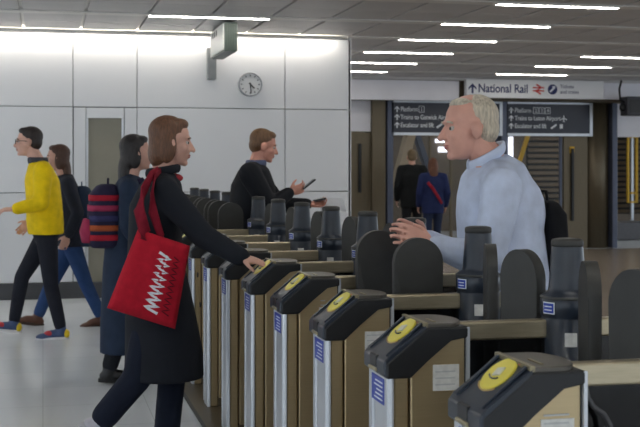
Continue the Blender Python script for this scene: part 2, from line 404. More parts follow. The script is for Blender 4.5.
# camera box right edge
cb = at(632, 106, 18.3); e = empty('ceiling_monitor', (cb.x, 18.3, cb.z)); tagp(e, 'small dark boxed monitor hanging from the fascia at the right edge', 'monitor')
box('casing', -.09, .35, 0, .25, -.16, .16, mat('monitor_case', (58, 58, 66), .5), e, .02, 2)
box('screen', -.04, .30, -.006, 0, -.11, .11, BLK, e)
tube('bracket_arm', [(-.02, .1, .05), (-.16, .1, .1), (-.18, .1, .28), (-.14, .1, CEIL-cb.z)], .018, BLK, e)
lathe('joint', [(.03, -.06), (.05, -.03), (.05, .03), (.03, .06)], BLK, e, 14, c=(-.12, .1, -.02))

# ------------------------------------------------------------------ ceiling lights
LY = 10
def strip(x, y, label, group=None):
    e = empty('ceiling_light', (x, y, CEIL)); tagp(e, label, 'light', group)
    ln_ = 2*PX
    if strip.me is None:
        strip.me = [box('diffuser', .01, ln_-.01, -.032, .032, -.014, -.002, LIT).data, box('housing', 0, ln_, -.07, .07, -.012, -.004, CEILB).data]
        for o in [o for o in bpy.data.objects if o.data in strip.me]: bpy.data.objects.remove(o)
    link('diffuser', strip.me[0], None, e); link('housing', strip.me[1], None, e)
strip.me = None
ORD = ['first', 'second', 'third', 'fourth', 'fifth', 'sixth', 'seventh']
for k in range(6):
    strip(X0C+5*PX, 10+1.5*k, f'{ORD[k]} strip light from the top in the row right of the white wall')
for k in range(3):
    strip(X0C+10*PX, 14.5+1.5*k, f'{ORD[k]} strip light from the top in the short row over the white overhead sign')
strip(X0C, 11.5, 'long strip light on the ceiling just in front of the hanging box sign')
for x in (-10, -5, 0, 5, 10):
    for y in (-3.5, -.5, 2.5, 5.5, 8.5):
        strip(X0C+x*PX, y, 'white ceiling strip light over the near part of the hall', 'strip lights over the near hall')
for x, y in ((-5, 11.5), (-10, 11.5), (10, 11.5), (15, 13), (15, 16), (10, 20.5), (15, 20.5), (6, 20.5), (6, 23.5), (12, 23.5)):
    strip(X0C+x*PX, y, 'white ceiling strip light at the edge of the hall', 'strip lights at the hall edges')

# ------------------------------------------------------------------ ticket gates
Y0, PIT = 3.287, .745
YR = lambda n: Y0+PIT*n
st(box('trim_8', .845, 2.3, YR(-1)-.5, YR(12)+.3, 0, .012, BRZ2))
st(box('trim_9', .835, .85, YR(-1)-.5, YR(12)+.3, 0, .014, BLK))
XA, XE, WH = .927, 1.161, .105          # nose, end of cabinet, half width
ZT, ZN, ZB = .962, .866, .815           # top, nose lip, underside of head
KNEE, DIAG0, DIAG1, ZD = 1.034, .992, 1.106, .922
def make_gate():
    e = empty('ticket_gate')
    box('front_side_panel', XA+.018, 0.988, -WH+.004, WH-.004, .012, ZB+.02, BRZ, e, .006)
    prism_xz('rear_side_panel', [(.994, .06), (XE-.008, .06), (XE-.008, ZD+.02), (DIAG1, ZD+.02), (.994, ZB+.01)], -WH+.004, WH-.004, BRZ, e, .004)
    box('kick_plate', .99, XE-.008, -WH+.008, WH-.008, .012, .058, BRZ2, e, .003)
    # rounded bright front strip on the near half and dark channel on the far half of the nose
    bm = bmesh.new(); n = 8; r = .014
    pts = [(XA+.017, -WH), (XA+r, -WH)]+[(XA+r-r*math.sin(PI/2*k/n), -WH+r-r*math.cos(PI/2*k/n)) for k in range(1, n+1)]+[(XA, .03), (XA+.017, .03)]
    a_prism(bm, pts, lambda p: V((p[0], p[1], .012)), lambda p: V((p[0], p[1], ZB+.005))); o = fin('front_strip', bm, STEEL, e)
    box('front_channel', XA+.012, XA+.04, .03, .062, .012, ZB+.005, BLK, e)
    box('front_strip', XA+.002, XA+.04, .062, WH, .012, ZB+.005, STEEL, e, .006)
    # head
    prof = [(XA-.006, ZB), (DIAG0, ZB), (DIAG1, ZD), (XE, ZD), (XE, ZT-.008), (KNEE+.004, ZT-.008), (XA-.006, ZN-.008)]
    hd = prism_xz('head', prof, -WH-.006, WH+.006, DARKS, e, .006, 2)
    prof2 = [(XA-.012, ZB+.005), (XA+.012, ZB+.005), (XA+.012, ZN-.012), (KNEE+.006, ZT-.02), (KNEE+.004, ZT+.0), (XA+.004, ZN+.012), (XA-.012, ZN-.004)]
    sl = prism_xz('reader_fascia', prof2, -WH-.0035, WH+.0035, SLATE, e, .006, 2)
    # sloping frame: origin at the nose lip, u up the slope
    A, B = V((XA+.002, 0, ZN+.006)), V((KNEE+.004, 0, ZT+.001)); u = (B-A).normalized(); nrm = V((-u.z, 0, u.x)); M = Matrix((u, V((0, 1, 0)), nrm)).transposed()
    L = (B-A).length; T = lambda a, y, h: A+u*a+V((0, y, 0))+nrm*h
    for y in (-.082, .082):
        bm = bmesh.new(); a_box(bm, -.0, L-.004, -.008, .008, 0, .007, Matrix.Translation(T(0, y, 0)) @ M.to_4x4()); bev(bm, .003); fin('fascia_ridge', bm, SLATE, sl)
    bm = bmesh.new(); a_lathe(bm, [(.050, 0), (.050, .005), (.047, .007)], 36, T(L*.66, 0, -.001), M); 
    for v in bm.verts: v.co.y *= 1.12
    rd = fin('reader_disc', bm, YEL, e)
    bm = bmesh.new(); a_box(bm, -.012, .012, -.017, .012, 0, .003, Matrix.Translation(T(L*.68, 0, .0062)) @ M.to_4x4() @ Matrix.Rotation(.3, 4, 'Z')); fin('card_symbol', bm, PADW, rd)
    bm = bmesh.new()
    a_tube(bm, [T(L*.66-.018*math.cos(t), .032*math.sin(t), .0072) for t in [-.9+1.8*k/10 for k in range(11)]], .0022, 6); fin('wave_symbol', bm, SLATE, rd, True)
    bm = bmesh.new()
    a_tube(bm, [T(L*.66-.052*math.cos(t), .066*math.sin(t), .002) for t in [-.8+1.6*k/10 for k in range(11)]], .0025, 6); fin('rim_symbol', bm, mat('gold_print', (190, 160, 100), .4, .3), e, True)
    bm = bmesh.new(); a_box(bm, -.011, .011, -.042, .03, 0, .0015, Matrix.Translation(T(.026, 0, 0)) @ M.to_4x4()); ls = fin('slope_label', bm, mat('slope_blue', (52, 60, 140), .4), e)
    for k in range(2):
        bm = bmesh.new(); a_box(bm, -.002, .002, -.036, .012, .0015, .0022, Matrix.Translation(T(.022+.008*k, 0, 0)) @ M.to_4x4()); fin('label_print', bm, WPR, ls)
    box('ticket_slot', XA-.0135, XA+.006, -.03, .035, ZN-.03, ZN+.004, BLK, e, .002)
    box('slot_lip', XA-.018, XA-.008, -.036, .04, ZN-.042, ZN-.031, mat('slot_lip_gold', (170, 160, 130), .4, .5), e, .003)
    lp = box('indicator_lamp', 0, .006, -.05, -.04, 0, .004, REDT, e); lp.matrix_local = Matrix.Translation(T(L*.95, 0, 0)) @ M.to_4x4()
    # flat steel top with a rounded end
    n = 10; ctr_ = XE-.05
    pts = [(KNEE, -WH), (XE-.05, -WH)]+[(XE-.05+.05*math.sin(PI*k/n), -WH*math.cos(PI*k/n)) for k in range(1, n)]+[(XE-.05, WH), (KNEE, WH)]
    bm = bmesh.new(); a_prism(bm, pts, lambda p: V((p[0], p[1], ZT-.012)), lambda p: V((p[0], p[1], ZT+.002))); bev(bm, .002); tp = fin('top_plate', bm, TOPST, e)
    box('top_strip', KNEE-.003, KNEE+.009, -WH, WH, ZT-.008, ZT+.005, mat('gold_strip', (150, 140, 112), .4, .7), tp)
    box('top_tab', KNEE+.035, KNEE+.043, -.07, .0, ZT+.002, ZT+.004, mat('gold_strip', (208, 196, 160)), tp)
    box('end_trim', XE-.006, XE+.003, -WH-.005, -WH+.006, .012, ZT-.01, STEEL, e)
    box('end_face', XE-.01, XE+.001, -WH+.006, WH-.004, .012, ZD, BLK, e)
    # blue notice on the nose strip
    ns = box('notice_sticker', XA-.0015, XA+.001, -.068, .058, .735, .808, BLUE, e)
    for k in range(5): box('notice_print', XA-.0025, XA-.0012, -.055, .03-.012*(k % 3), .744+k*.012, .748+k*.012, WPR, ns)
    # rail, tinted glass and tower
    box('rail', XE+.002, 1.86, -.02, .02, ZT-.062, ZT-.008, RAILM, e, .006, 2)
    box('infill_glass', XE+.004, 1.84, -.012, .012, .05, ZT-.062, TINT, e)
    box('end_post', 1.83, 1.87, -.045, .045, .012, ZT-.03, BLK, e, .01, 2)
    tw = lathe('tower', [(.078, .012), (.078, .952), (.0755, .955), (.0755, .961), (.0785, .964), (.0785, 1.018), (.072, 1.026), (.058, 1.034), (.055, 1.045), (.046, 1.165), (.044, 1.172)], SLATE, e, 36, c=(1.508, 0, 0))
    lathe('tower_cap', [(.0455, 1.166), (.0475, 1.169), (.0475, 1.181), (.044, 1.187), (.03, 1.190)], RUB, tw, 36, c=(1.508, 0, 0))
    lathe('tower_ring', [(.0795, 1.014), (.0805, 1.018), (.0795, 1.022)], RUBE, tw, 36, c=(1.508, 0, 0))
    def on_tower(name, a0, a1, z0, z1, m, rr=.0795):
        bm = bmesh.new(); n = 6; P = []
        for k in range(n+1):
            a = math.radians(a0+(a1-a0)*k/n)
            P.append([bm.verts.new((1.508+q*math.cos(a), q*math.sin(a), z)) for q, z in ((rr, z0), (rr, z1), (rr-.004, z1), (rr-.004, z0))])
        for p, q in zip(P, P[1:]):
            for k in range(4): bm.faces.new((p[k], q[k], q[(k+1) % 4], p[(k+1) % 4]))
        bm.faces.new(P[0]); bm.faces.new(P[-1][::-1]); return fin(name, bm, m, tw)
    on_tower('blue_label', 186, 218, .972, 1.006, WPR, .0800); on_tower('blue_label', 188, 216, .975, 1.003, BLUE, .0808)
    for k in range(2): on_tower('label_print', 192, 212, .982+.01*k, .985+.01*k, WPR, .0814)
    on_tower('white_label', 240, 266, .88, .92, PAPER, .0788)
    return e
def paddle_mesh():
    wd, zt, zb, th = .091, 1.145, .20, .018
    n = 20; o = [(-wd, zb), (wd, zb)]+[(wd*math.cos(PI*k/n), zt-wd+wd*math.sin(PI*k/n)) for k in range(n+1)]
    bm = bmesh.new(); a_prism(bm, o, lambda p: V((p[0], -th, p[1])), lambda p: V((p[0], th, p[1])))
    es = [e for e in bm.edges if abs(e.verts[0].co.y-e.verts[1].co.y) < 1e-6]
    bmesh.ops.bevel(bm, geom=es, offset=.016, segments=4, affect='EDGES', profile=.6)
    bmesh.ops.recalc_face_normals(bm, faces=bm.faces)
    me = bpy.data.meshes.new('paddle'); bm.to_mesh(me); bm.free(); me.materials.append(RUB)
    for p in me.polygons: p.use_smooth = True
    try: me.set_sharp_from_angle(angle=math.radians(50))
    except Exception: pass
    return me
PME = paddle_mesh()
def paddle(gate, dx, dy, deg):
    o = link('paddle', PME, None, gate); o.location = (1.5+dx, dy, 0); o.rotation_euler = (0, 0, math.radians(deg)); return o
g0 = make_gate()
GL = {-1: 'nearest ticket gate, cut by the bottom edge, with a large yellow reader',
      0: 'second nearest ticket gate, white paper notice on its side and yellow reader',
      1: 'third nearest ticket gate, with a paddle folded open behind its rail',
      2: 'fourth nearest ticket gate, in front of the hand of the woman in black',
      3: 'ticket gate whose reader the woman in the black coat touches',
      4: 'ticket gate just beyond the one the woman in black touches',
      5: 'ticket gate beside the right edge of the black coat, sixth in the row beyond the notice',
      6: 'ticket gate partly hidden by the sleeve of the woman in black',
      7: 'ticket gate just in front of the man with the phone',
      8: 'ticket gate just behind the man with the phone',
      9: 'fourth ticket gate from the white wall, behind the man with the phone',
      10: 'third ticket gate counted from the white wall',
      11: 'second ticket gate counted from the white wall',
      12: 'farthest ticket gate, nearest the white wall'}
GL[5] = 'ticket gate whose pale front strip stands at the right edge of the black coat'
gates = {}
for n in range(-1, 13):
    gt = g0 if n == -1 else copy_tree(g0)
    gt.location = (0, YR(n), 0); tagp(gt, GL[n], 'ticket gate', 'row of ticket gates'); gates[n] = gt
def side_label(n, x0, x1, y0, y1):
    Yp = YR(n)-WH+.0025
    a, b = at(x0, y1, Yp), at(x1, y0, Yp)
    o = box('paper_notice', a.x, b.x, -WH+.0015, -WH+.005, a.z, b.z, PAPER, gates[n])
    for k in range(3): box('notice_print', a.x+.006, b.x-.012, -WH+.0008, -WH+.002, a.z+.015+k*.018, a.z+.019+k*.018, SMEAR, o)
side_label(-1, 541, 574, 418, 440); side_label(0, 433, 459, 364, 391); side_label(1, 365, 386, 331, 351); side_label(2, 319, 328, 307, 314)
for n in (-1, 0):            # half closed
    paddle(gates[n], -.05, .20, 105)
for n in (0, 1): paddle(gates[n], -.05, -.27, 73)
paddle(gates[1], -.182, .11, 0); paddle(gates[2], -.182, -.11, 0)      # open lane of the man in blue
for n in range(2, 7): paddle(gates[n], .05, .22, 75)
for n in range(3, 8): paddle(gates[n], .055, -.27, 101)
for n in range(7, 12): paddle(gates[n], -.18, .11 if n > 7 else .085, 0)
for n in range(8, 13): paddle(gates[n], -.18, -.11, 0)
tagp(tube('cable_conduit', [at(585, 384, YR(-1)-.05), at(588, 398, YR(-1)-.05), at(594, 407, YR(-1)-.05), at(604, 414, YR(-1)-.05), at(610, 425, YR(-1)-.05), at(612, 440, YR(-1)-.05), V((1.31, YR(-1)-.05, .3)), V((1.33, YR(-1)-.04, .012))], .006, mat('conduit_grey', (70, 70, 72), .4)), 'dark curved cable hanging under the rail of the nearest gate', 'cable')
# ------------------------------------------------------------------ people: shape helpers
def a_ell(bm, c, r, M=None, seg=16, rings=10):
    c = V(c); rows = []
    for i in range(rings+1):
        t = PI*i/rings; row = []
        for k in range(seg):
            a = 2*PI*k/seg; p = V((r[0]*math.sin(t)*math.cos(a), r[1]*math.sin(t)*math.sin(a), r[2]*math.cos(t)))
            row.append(p)
        rows.append(row)
    f = lambda p: bm.verts.new(c+(M @ p if M else p))
    top, bot = f(V((0, 0, r[2]))), f(V((0, 0, -r[2]))); RR = [[f(p) for p in row] for row in rows[1:-1]]
    for k in range(seg):
        bm.faces.new((top, RR[0][k], RR[0][(k+1) % seg])); bm.faces.new((bot, RR[-1][(k+1) % seg], RR[-1][k]))
    for A, B in zip(RR, RR[1:]):
        for k in range(seg): bm.faces.new((A[k], B[k], B[(k+1) % seg], A[(k+1) % seg]))
def a_cap(bm, p0, r0, p1, r1, seg=12):
    """tapered capsule"""
    p0, p1 = V(p0), V(p1); t = p1-p0; L = t.length
    if L < 1e-5: return a_ell(bm, p0, (r0, r0, r0))
    t /= L; u = t.orthogonal().normalized(); v = t.cross(u); rings = []
    prof = [(-r0*math.cos(a), r0*math.sin(a)) for a in (.25, .65, 1.1)]+[(0, r0), (L, r1)]+[(L+r1*math.cos(a), r1*math.sin(a)) for a in (1.1, .65, .25)]
    for z, r in prof: rings.append([bm.verts.new(p0+t*z+u*r*math.cos(2*PI*k/seg)+v*r*math.sin(2*PI*k/seg)) for k in range(seg)])
    bm.faces.new(rings[0][::-1]); bm.faces.new(rings[-1])
    for A, B in zip(rings, rings[1:]):
        for k in range(seg): bm.faces.new((A[k], A[(k+1) % seg], B[(k+1) % seg], B[k]))
def a_chain(bm, pts):
    for (p, r), (q, s) in zip(pts, pts[1:]): a_cap(bm, p, r, q, s)
def a_loft(bm, secs, seg=28, sq=2.0):
    """secs: (centre, half depth along x, half width along y[, tilt])"""
    rings = []
    for s in secs:
        c = V(s[0]); ring = []
        for k in range(seg):
            a = 2*PI*k/seg; ca, sa = math.cos(a), math.sin(a)
            x = s[1]*math.copysign(abs(ca)**(2/sq), ca); y = s[2]*math.copysign(abs(sa)**(2/sq), sa)
            z = (s[3]*x if len(s) > 3 else 0)
            ring.append(bm.verts.new(c+V((x, y, z))))
        rings.append(ring)
    bm.faces.new(rings[0][::-1]); bm.faces.new(rings[-1])
    for A, B in zip(rings, rings[1:]):
        for k in range(seg): bm.faces.new((A[k], A[(k+1) % seg], B[(k+1) % seg], B[k]))
def blob(name, bm, voxel, m, parent, it=3):
    bmesh.ops.recalc_face_normals(bm, faces=bm.faces)
    me = bpy.data.meshes.new('tmp'); bm.to_mesh(me); bm.free()
    t = bpy.data.objects.new('tmp', me); COL.objects.link(t)
    r = t.modifiers.new('r', 'REMESH'); r.mode = 'VOXEL'; r.voxel_size = voxel; r.use_smooth_shade = True
    if it:
        q = t.modifiers.new('s', 'SMOOTH'); q.factor = .5; q.iterations = it
    dg = bpy.context.evaluated_depsgraph_get(); out = bpy.data.meshes.new_from_object(t.evaluated_get(dg))
    bpy.data.objects.remove(t); bpy.data.meshes.remove(me); out.name = name; out.materials.clear()
    return link(name, out, m, parent, True)
def hframe(fwd, up=V((0, 0, 1))):
    f = V(fwd).normalized(); l = up.cross(f).normalized(); u = f.cross(l); return Matrix((f, l, u)).transposed()
def a_head(bm, c, M, k=1):
    E_ = lambda p, r: a_ell(bm, c+M @ (V(p)*k), tuple(x*k for x in r), M)
    E_((-.014, 0, .030), (.097, .076, .091)); E_((.028, 0, -.030), (.062, .060, .085)); E_((.034, 0, -.074), (.046, .046, .040))
    E_((.068, 0, -.098), (.018, .022, .016)); E_((.076, 0, .024), (.014, .046, .011))
    a_cap(bm, c+M @ (V((.086, 0, .004))*k), .009*k, c+M @ (V((.107, 0, -.032))*k), .0125*k)
    for s in (-1, 1):
        E_((.098, s*.011, -.034), (.010, .008, .007)); E_((.052, s*.034, -.028), (.030, .024, .028)); E_((-.004, s*.079, -.012), (.021, .010, .033))
    E_((.082, 0, -.058), (.012, .022, .007)); E_((.080, 0, -.069), (.012, .020, .008))
def face_parts(parent, c, M, k, hairm, eyes=(92, 70, 50), glasses=False, lipc=(176, 104, 98)):
    for s in (-1, 1):
        bm = bmesh.new(); a_ell(bm, c+M @ (V((.0705, s*.031, .001))*k), (.0098*k,)*3, M, 12, 8); ey = fin('eye', bm, mat('eye_white', (196, 188, 180), .3), parent, True)
        bm = bmesh.new(); a_ell(bm, c+M @ (V((.0785, s*.032, .001))*k), (.0045*k, .0062*k, .0062*k), M, 10, 6); fin('iris', bm, mat('iris_brown', eyes, .2), ey, True)
        bm = bmesh.new(); a_tube(bm, [c+M @ (V((.088-.012*abs(t), s*(.031+.02*t), .026-.006*t*t))*k) for t in (-1, -.5, 0, .5, 1)], .0035*k, 6); fin('eyebrow', bm, hairm, parent, True)
    bm = bmesh.new(); a_ell(bm, c+M @ (V((.0865, 0, -.0595))*k), (.010*k, .021*k, .0045*k), M); a_ell(bm, c+M @ (V((.0845, 0, -.0675))*k), (.010*k, .018*k, .005*k), M)
    fin('lips', bm, mat('lips', lipc, .45), parent, True)
    if glasses:
        bm = bmesh.new()
        for s in (-1, 1):
            a_tube(bm, [c+M @ (V((.098, s*.034+.024*math.cos(2*PI*q/14), .002+.018*math.sin(2*PI*q/14)))*k) for q in range(15)], .0026*k, 6)
            a_tube(bm, [c+M @ (V((.096, s*.058, .006))*k), c+M @ (V((.04, s*.078, .008))*k), c+M @ (V((-.012, s*.084, .002))*k)], .0026*k, 6)
        a_tube(bm, [c+M @ (V((.098, -.01, .006))*k), c+M @ (V((.1, .01, .006))*k)], .0026*k, 6)
        fin('glasses', bm, BLK, parent, True)
def a_hand(bm, wp, d, n, thumb, curl=(.35, .4, .3), k=1, rr=.0082):
    """wp wrist, d pointing direction, n palm side, thumb = +1/-1 side along d x n"""
    d = V(d).normalized(); n = V(n); n = (n-d*n.dot(d)).normalized(); a = d.cross(n)*thumb; wp = V(wp)
    M = Matrix((d, a, n)).transposed()
    a_cap(bm, wp-d*.03*k, .026*k, wp+d*.02*k, .024*k); a_ell(bm, wp+d*.05*k, (.05*k, .040*k, .0155*k), M)
    a_ell(bm, wp+d*.035*k+a*.02*k+n*.008*k, (.034*k, .017*k, .014*k), M)
    for i, L in enumerate((.070, .079, .073, .057)):
        p = wp+(d*(.089-.004*abs(i-1.2))+a*(.033-.022*i))*k; ang = 0; q0 = p-d*.025*k
        a_cap(bm, q0, rr*1.05*k, p, rr*k)
        spread = a*(.05*(1.5-i)/1.5)
        for j, fr in enumerate((.45, .31, .24)):
            ang += curl[j]; dd = ((d+spread)*math.cos(ang)+n*math.sin(ang)).normalized(); q = p+dd*L*fr*k
            a_cap(bm, p, rr*(1-.07*j)*k, q, rr*(.93-.08*j)*k); p = q
    p = wp+(d*.022+a*.030+n*.006)*k; t = (d*.62+a*.62+n*.35).normalized(); q = p+t*.040*k; t2 = (d*.85+a*.25+n*.45).normalized(); s = q+t2*.030*k
    a_cap(bm, p, .0125*k, q, .0098*k); a_cap(bm, q, .0098*k, s, .0078*k)
def a_shoe(bm, ank, toe, L=.26, h=.085, wd=.045):
    """ank = ankle point, toe = direction (3d)"""
    t = V(toe).normalized(); side = V((0, 0, 1)).cross(t)
    side.normalize(); up = t.cross(side); M = Matrix((t, side, up)).transposed(); A = V(ank)
    heel = A-up*h-t*.055
    E_ = lambda p, r: a_ell(bm, heel+M @ V(p), r, M)
    E_((.045, 0, .040), (.052, wd*.78, .040)); E_((.11, 0, .045), (.085, wd*.85, .038)); E_((L*.72, 0, .030), (L*.28, wd, .030)); a_cap(bm, A-up*.03, .042, A+up*.02, .043)
    return heel, M
def a_sole(bm, heel, M, L=.26, wd=.045):
    n = 24; pts = []
    for k in range(n):
        a = 2*PI*k/n; x = L/2-.004+(L/2+.006)*math.cos(a); y = (wd*(.86+.14*math.cos(a))+.003)*math.sin(a); pts.append((x, math.copysign(abs(y)**.85*(wd+.004)**.15, y)))
    a_prism(bm, pts, lambda p: heel+M @ V((p[0], p[1], 0)), lambda p: heel+M @ V((p[0], p[1], .024)))
def skin(nm, rgb): return mat('skin_'+nm, rgb, .5, 0, .05, 30, .02)
def cloth(nm, rgb, rough=.85, b=.12, sc=14): return mat('cloth_'+nm, rgb, rough, 0, .12, sc, b, spec=.25)
def hairmat(nm, rgb): return mat('hair_'+nm, rgb, .5, 0, .3, 10, .4, (14, 14, 2))

class Person:
    def __init__(s, label, X, Y, facing):
        s.root = empty('person', (X, Y, 0), facing); tagp(s.root, label, 'person'); s.X, s.Y, s.f = X, Y, facing
        s.R = Matrix.Rotation(-facing, 3, 'Z')
    def pt(s, x, y, l=0):            # picture position on the upright plane l metres to the person's left
        return s.R @ (at(x, y, s.Y+l*math.cos(s.f))-V((s.X, s.Y, 0)))
    def w(s, p): return s.R.transposed() @ V(p)+V((s.X, s.Y, 0))
    def build(s, J, skinm, hairm, voxel, legs, shoes, top, hair, hands, k=1, face=True, glasses=False, eyes=(92, 70, 50), head_dir=(1, 0, 0)):
        """J: joints; legs/top: dict(mat, voxel..) ; hands: list of (wrist, d, n, thumb, curl)"""
        c = J['head']; M = hframe(head_dir)
        bm = bmesh.new(); a_head(bm, c, M, k)
        nk = J['neck']; a_cap(bm, c+M @ V((-.022, 0, -.055))*k, .054*k, nk, .060*k); a_cap(bm, nk, .06*k, J['chest'], .09*k)
        a_loft(bm, [(J['hip']+V((0, 0, -.06)), .08*k, .11*k), (J['hip']+V((0, 0, .08)), .09*k, .13*k), (J['waist'], .085*k, .115*k), (J['chest'], .10*k, .14*k), (nk+V((-.0, 0, -.04)), .065*k, .11*k)])
        for sd in 'rl':
            a_chain(bm, [(nk+V((0, 0, -.05)), .05*k), (J['sh_'+sd], .047*k), (J['el_'+sd], .036*k), (J['wr_'+sd], .025*k)])
            a_chain(bm, [(J['hp_'+sd], .075*k), (J['kn_'+sd], .048*k), (J['an_'+sd], .034*k)])
        for h in hands: a_hand(bm, *h[:5], k=k*(h[5] if len(h) > 5 else 1))
        body = blob('body', bm, voxel, skinm, s.root, 3); s.body = body
        if face: face_parts(s.root, c, M, k, hairm, eyes, glasses)
        bm = bmesh.new(); hair(bm, lambda p, r: a_ell(bm, c+M @ (V(p)*k), tuple(x*k for x in r), M), lambda p: c+M @ (V(p)*k)); blob('hair', bm, .008, hairm, s.root, 3)
        # trousers
        bm = bmesh.new(); a_loft(bm, [(J['hip']+V((0, 0, -.09)), .085*k, .13*k), (J['hip'], .115*k, .165*k), (J['hip']+V((0, 0, .12)), .11*k, .155*k)])
        th, kn, an = legs.get('r', (.095, .066, .056))
        for sd in 'rl':
            H, K, A = J['hp_'+sd], J['kn_'+sd], J['an_'+sd]
            a_chain(bm, [(H, th*k), (H.lerp(K, .5), (th+kn)/2*k), (K, kn*k), (K.lerp(A, .4), kn*.95*k), (A+(K-A).normalized()*.03, an*k)])
        blob('trousers', bm, .012, legs['mat'], s.root, 4)
        for sd in 'rl':
            bm = bmesh.new(); A = J['an_'+sd]; td = J.get('toe_'+sd, V((1, 0, 0)))
            hl, SM = a_shoe(bm, A, td); sh = blob('shoe', bm, .008, shoes[0], s.root, 3)
            bm = bmesh.new(); a_sole(bm, hl, SM); fin('sole', bm, shoes[1], sh)
            if len(shoes) > 2:
                bm = bmesh.new(); a_ell(bm, hl+SM @ V((.015, 0, .045)), (.03, .040, .038), SM); fin('heel_patch', bm, shoes[2], sh, True)
                bm = bmesh.new(); a_ell(bm, hl+SM @ V((.15, 0, .052)), (.045, .040, .026), SM); fin('side_patch', bm, shoes[3], sh, True)
        bm = bmesh.new(); top(bm); s.top = blob(legs.get('topname', 'jacket'), bm, legs.get('tv', .011), legs['topmat'], s.root, 4)
        return s
def arm(bm, J, sd, r0, r1, r2, short=.02):
    a, b, c = J['sh_'+sd], J['el_'+sd], J['wr_'+sd]
    a_chain(bm, [(a, r0), (a.lerp(b, .5), (r0+r1)/2), (b, r1), (b.lerp(c, .5), (r1+r2)/2), (c-(c-b).normalized()*short, r2)])

def H_short(bm, E_, P):
    E_((-.026, 0, .048), (.097, .082, .083)); E_((-.055, 0, .0), (.062, .078, .07)); E_((.03, 0, .092), (.045, .058, .028))
def H_bob(bm, E_, P):
    H_short(bm, E_, P); E_((-.06, 0, -.05), (.055, .084, .085)); E_((-.02, .07, -.03), (.045, .022, .08)); E_((-.02, -.07, -.03), (.045, .022, .08))
def H_long(bm, E_, P):
    H_bob(bm, E_, P); E_((-.085, 0, -.13), (.045, .08, .13)); E_((-.08, 0, -.22), (.035, .065, .08))

SHOE_B = (mat('shoe_black', (24, 24, 26), .4), mat('sole_black', (20, 20, 20), .7))

# ------------------------------------------------------------------ woman in black coat with the red bag
p = Person('woman in a long black coat walking to the gate, hand on its reader', at(165, 300, 5.9).x, 5.9, 0)
q = p.pt
J = dict(head=q(172, 142, -.01), neck=q(163, 174, 0), chest=q(158, 200, 0), waist=q(156, 240, 0), hip=q(157, 270, 0),
         sh_r=q(164, 191, -.165), el_r=q(203, 236, -.25), wr_r=q(241, 257, -.36), sh_l=q(165, 189, .165), el_l=q(158, 240, .25), wr_l=q(165, 285, .25),
         hp_r=q(159, 285, -.085), kn_r=q(137, 378, -.09), an_r=q(101, 421, -.09), hp_l=q(160, 285, .085), kn_l=q(173, 365, .08), an_l=q(166, 441, .08))
J['toe_r'] = V((.72, 0, -.70)); J['toe_l'] = V((1, 0, 0.0))
def coat(bm):
    a_loft(bm, [(q(164, 377, 0), .195, .215), (q(164, 350, 0), .19, .215), (q(160, 310, 0), .17, .215), (q(156, 270, 0), .145, .205), (q(155, 235, 0), .13, .185), (q(157, 205, 0), .135, .185), (q(161, 184, 0), .10, .150), (q(163, 174, 0), .066, .085)])
    for sd in 'rl': arm(bm, J, sd, .072, .060, .046, .0); a_cap(bm, J['sh_'+sd], .07, q(161, 184, 0), .08)
hd = J['wr_r']; hdir = (q(272, 265, -.39)-hd)
gr = skin('fair', (205, 158, 140))
p.build(J, gr, hairmat('brown', (98, 64, 42)), .006, dict(mat=cloth('dark_navy', (22, 28, 44)), topmat=cloth('black_wool', (30, 33, 40), .9, .15, 10), topname='coat', r=(.095, .072, .066)),
        (mat('shoe_pale', (188, 186, 196), .5), mat('sole_pale', (170, 170, 176), .6)), coat, H_bob,
        [(hd, hdir, (0, .15, -1), -1, (.25, .35, .3)), (J['wr_l'], (.2, 0, -.95), (0, -1, 0), 1, (.4, .5, .4))], k=1.0, eyes=(60, 70, 60), head_dir=(1, -.08, -.08))
bm = bmesh.new(); a_tube(bm, [q(163, 173, 0)+V((.075*math.cos(t), .085*math.sin(t), .012+.012*math.cos(t))) for t in [2*PI*k/20 for k in range(21)]], .022, 10, (.012, .022)); fin('collar', bm, cloth('black_wool', 0), p.root, True)
bm = bmesh.new(); a_ell(bm, q(172, 176, 0)+V((.0, 0, -.01)), (.055, .06, .025)); fin('scarf', bm, cloth('dark_red', (150, 44, 52)), p.root, True)
for k in range(4):
    bm = bmesh.new(); a_lathe(bm, [(.013, 0), (.013, .004), (.009, .006)], 14, q(160, 215+k*30, 0)+V((.155+.012*k, -.03, 0)), Matrix.Rotation(PI/2, 3, 'Y')); fin('button', bm, BLK, p.root)
# red tote bag
RED = cloth('red_canvas', (178, 20, 42), .8, .06, 30)
DRED = cloth('strap_red', (128, 18, 40), .8, .06, 30)
yb = 5.9-.285
c00, c10, c11, c01 = at(107, 308, yb), at(175, 329, yb), at(190, 246, yb), at(138, 229, yb)
tb = empty('tote_bag', (c00+c10)/2); tagp(tb, 'red canvas tote bag with white lettering hanging from the shoulder', 'bag')
o0 = V(tb.location); bm = bmesh.new(); N = 12; gridv = {}
for sgn in (-1, 1):
    for i in range(N+1):
        for j in range(N+1):
            u, v = i/N, j/N; P = c00.lerp(c10, u).lerp(c01.lerp(c11, u), v)-o0
            bul = (.014+.038*math.sin(PI*u)**.6*math.sin(PI*min(1, v*.8+.1))**.7+.005*math.sin(9*u+4*v)*math.sin(PI*u))
            if i in (0, N) or j == 0: bul = .004
            gridv[sgn, i, j] = bm.verts.new(P+V((0, sgn*bul, 0)))
for sgn in (-1, 1):
    for i in range(N):
        for j in range(N): bm.faces.new([gridv[sgn, a, b] for a, b in ((i, j), (i+1, j), (i+1, j+1), (i, j+1))])
bd = [(i, 0) for i in range(N)]+[(N, j) for j in range(N)]+[(i, N) for i in range(N, 0, -1)]+[(0, j) for j in range(N, 0, -1)]
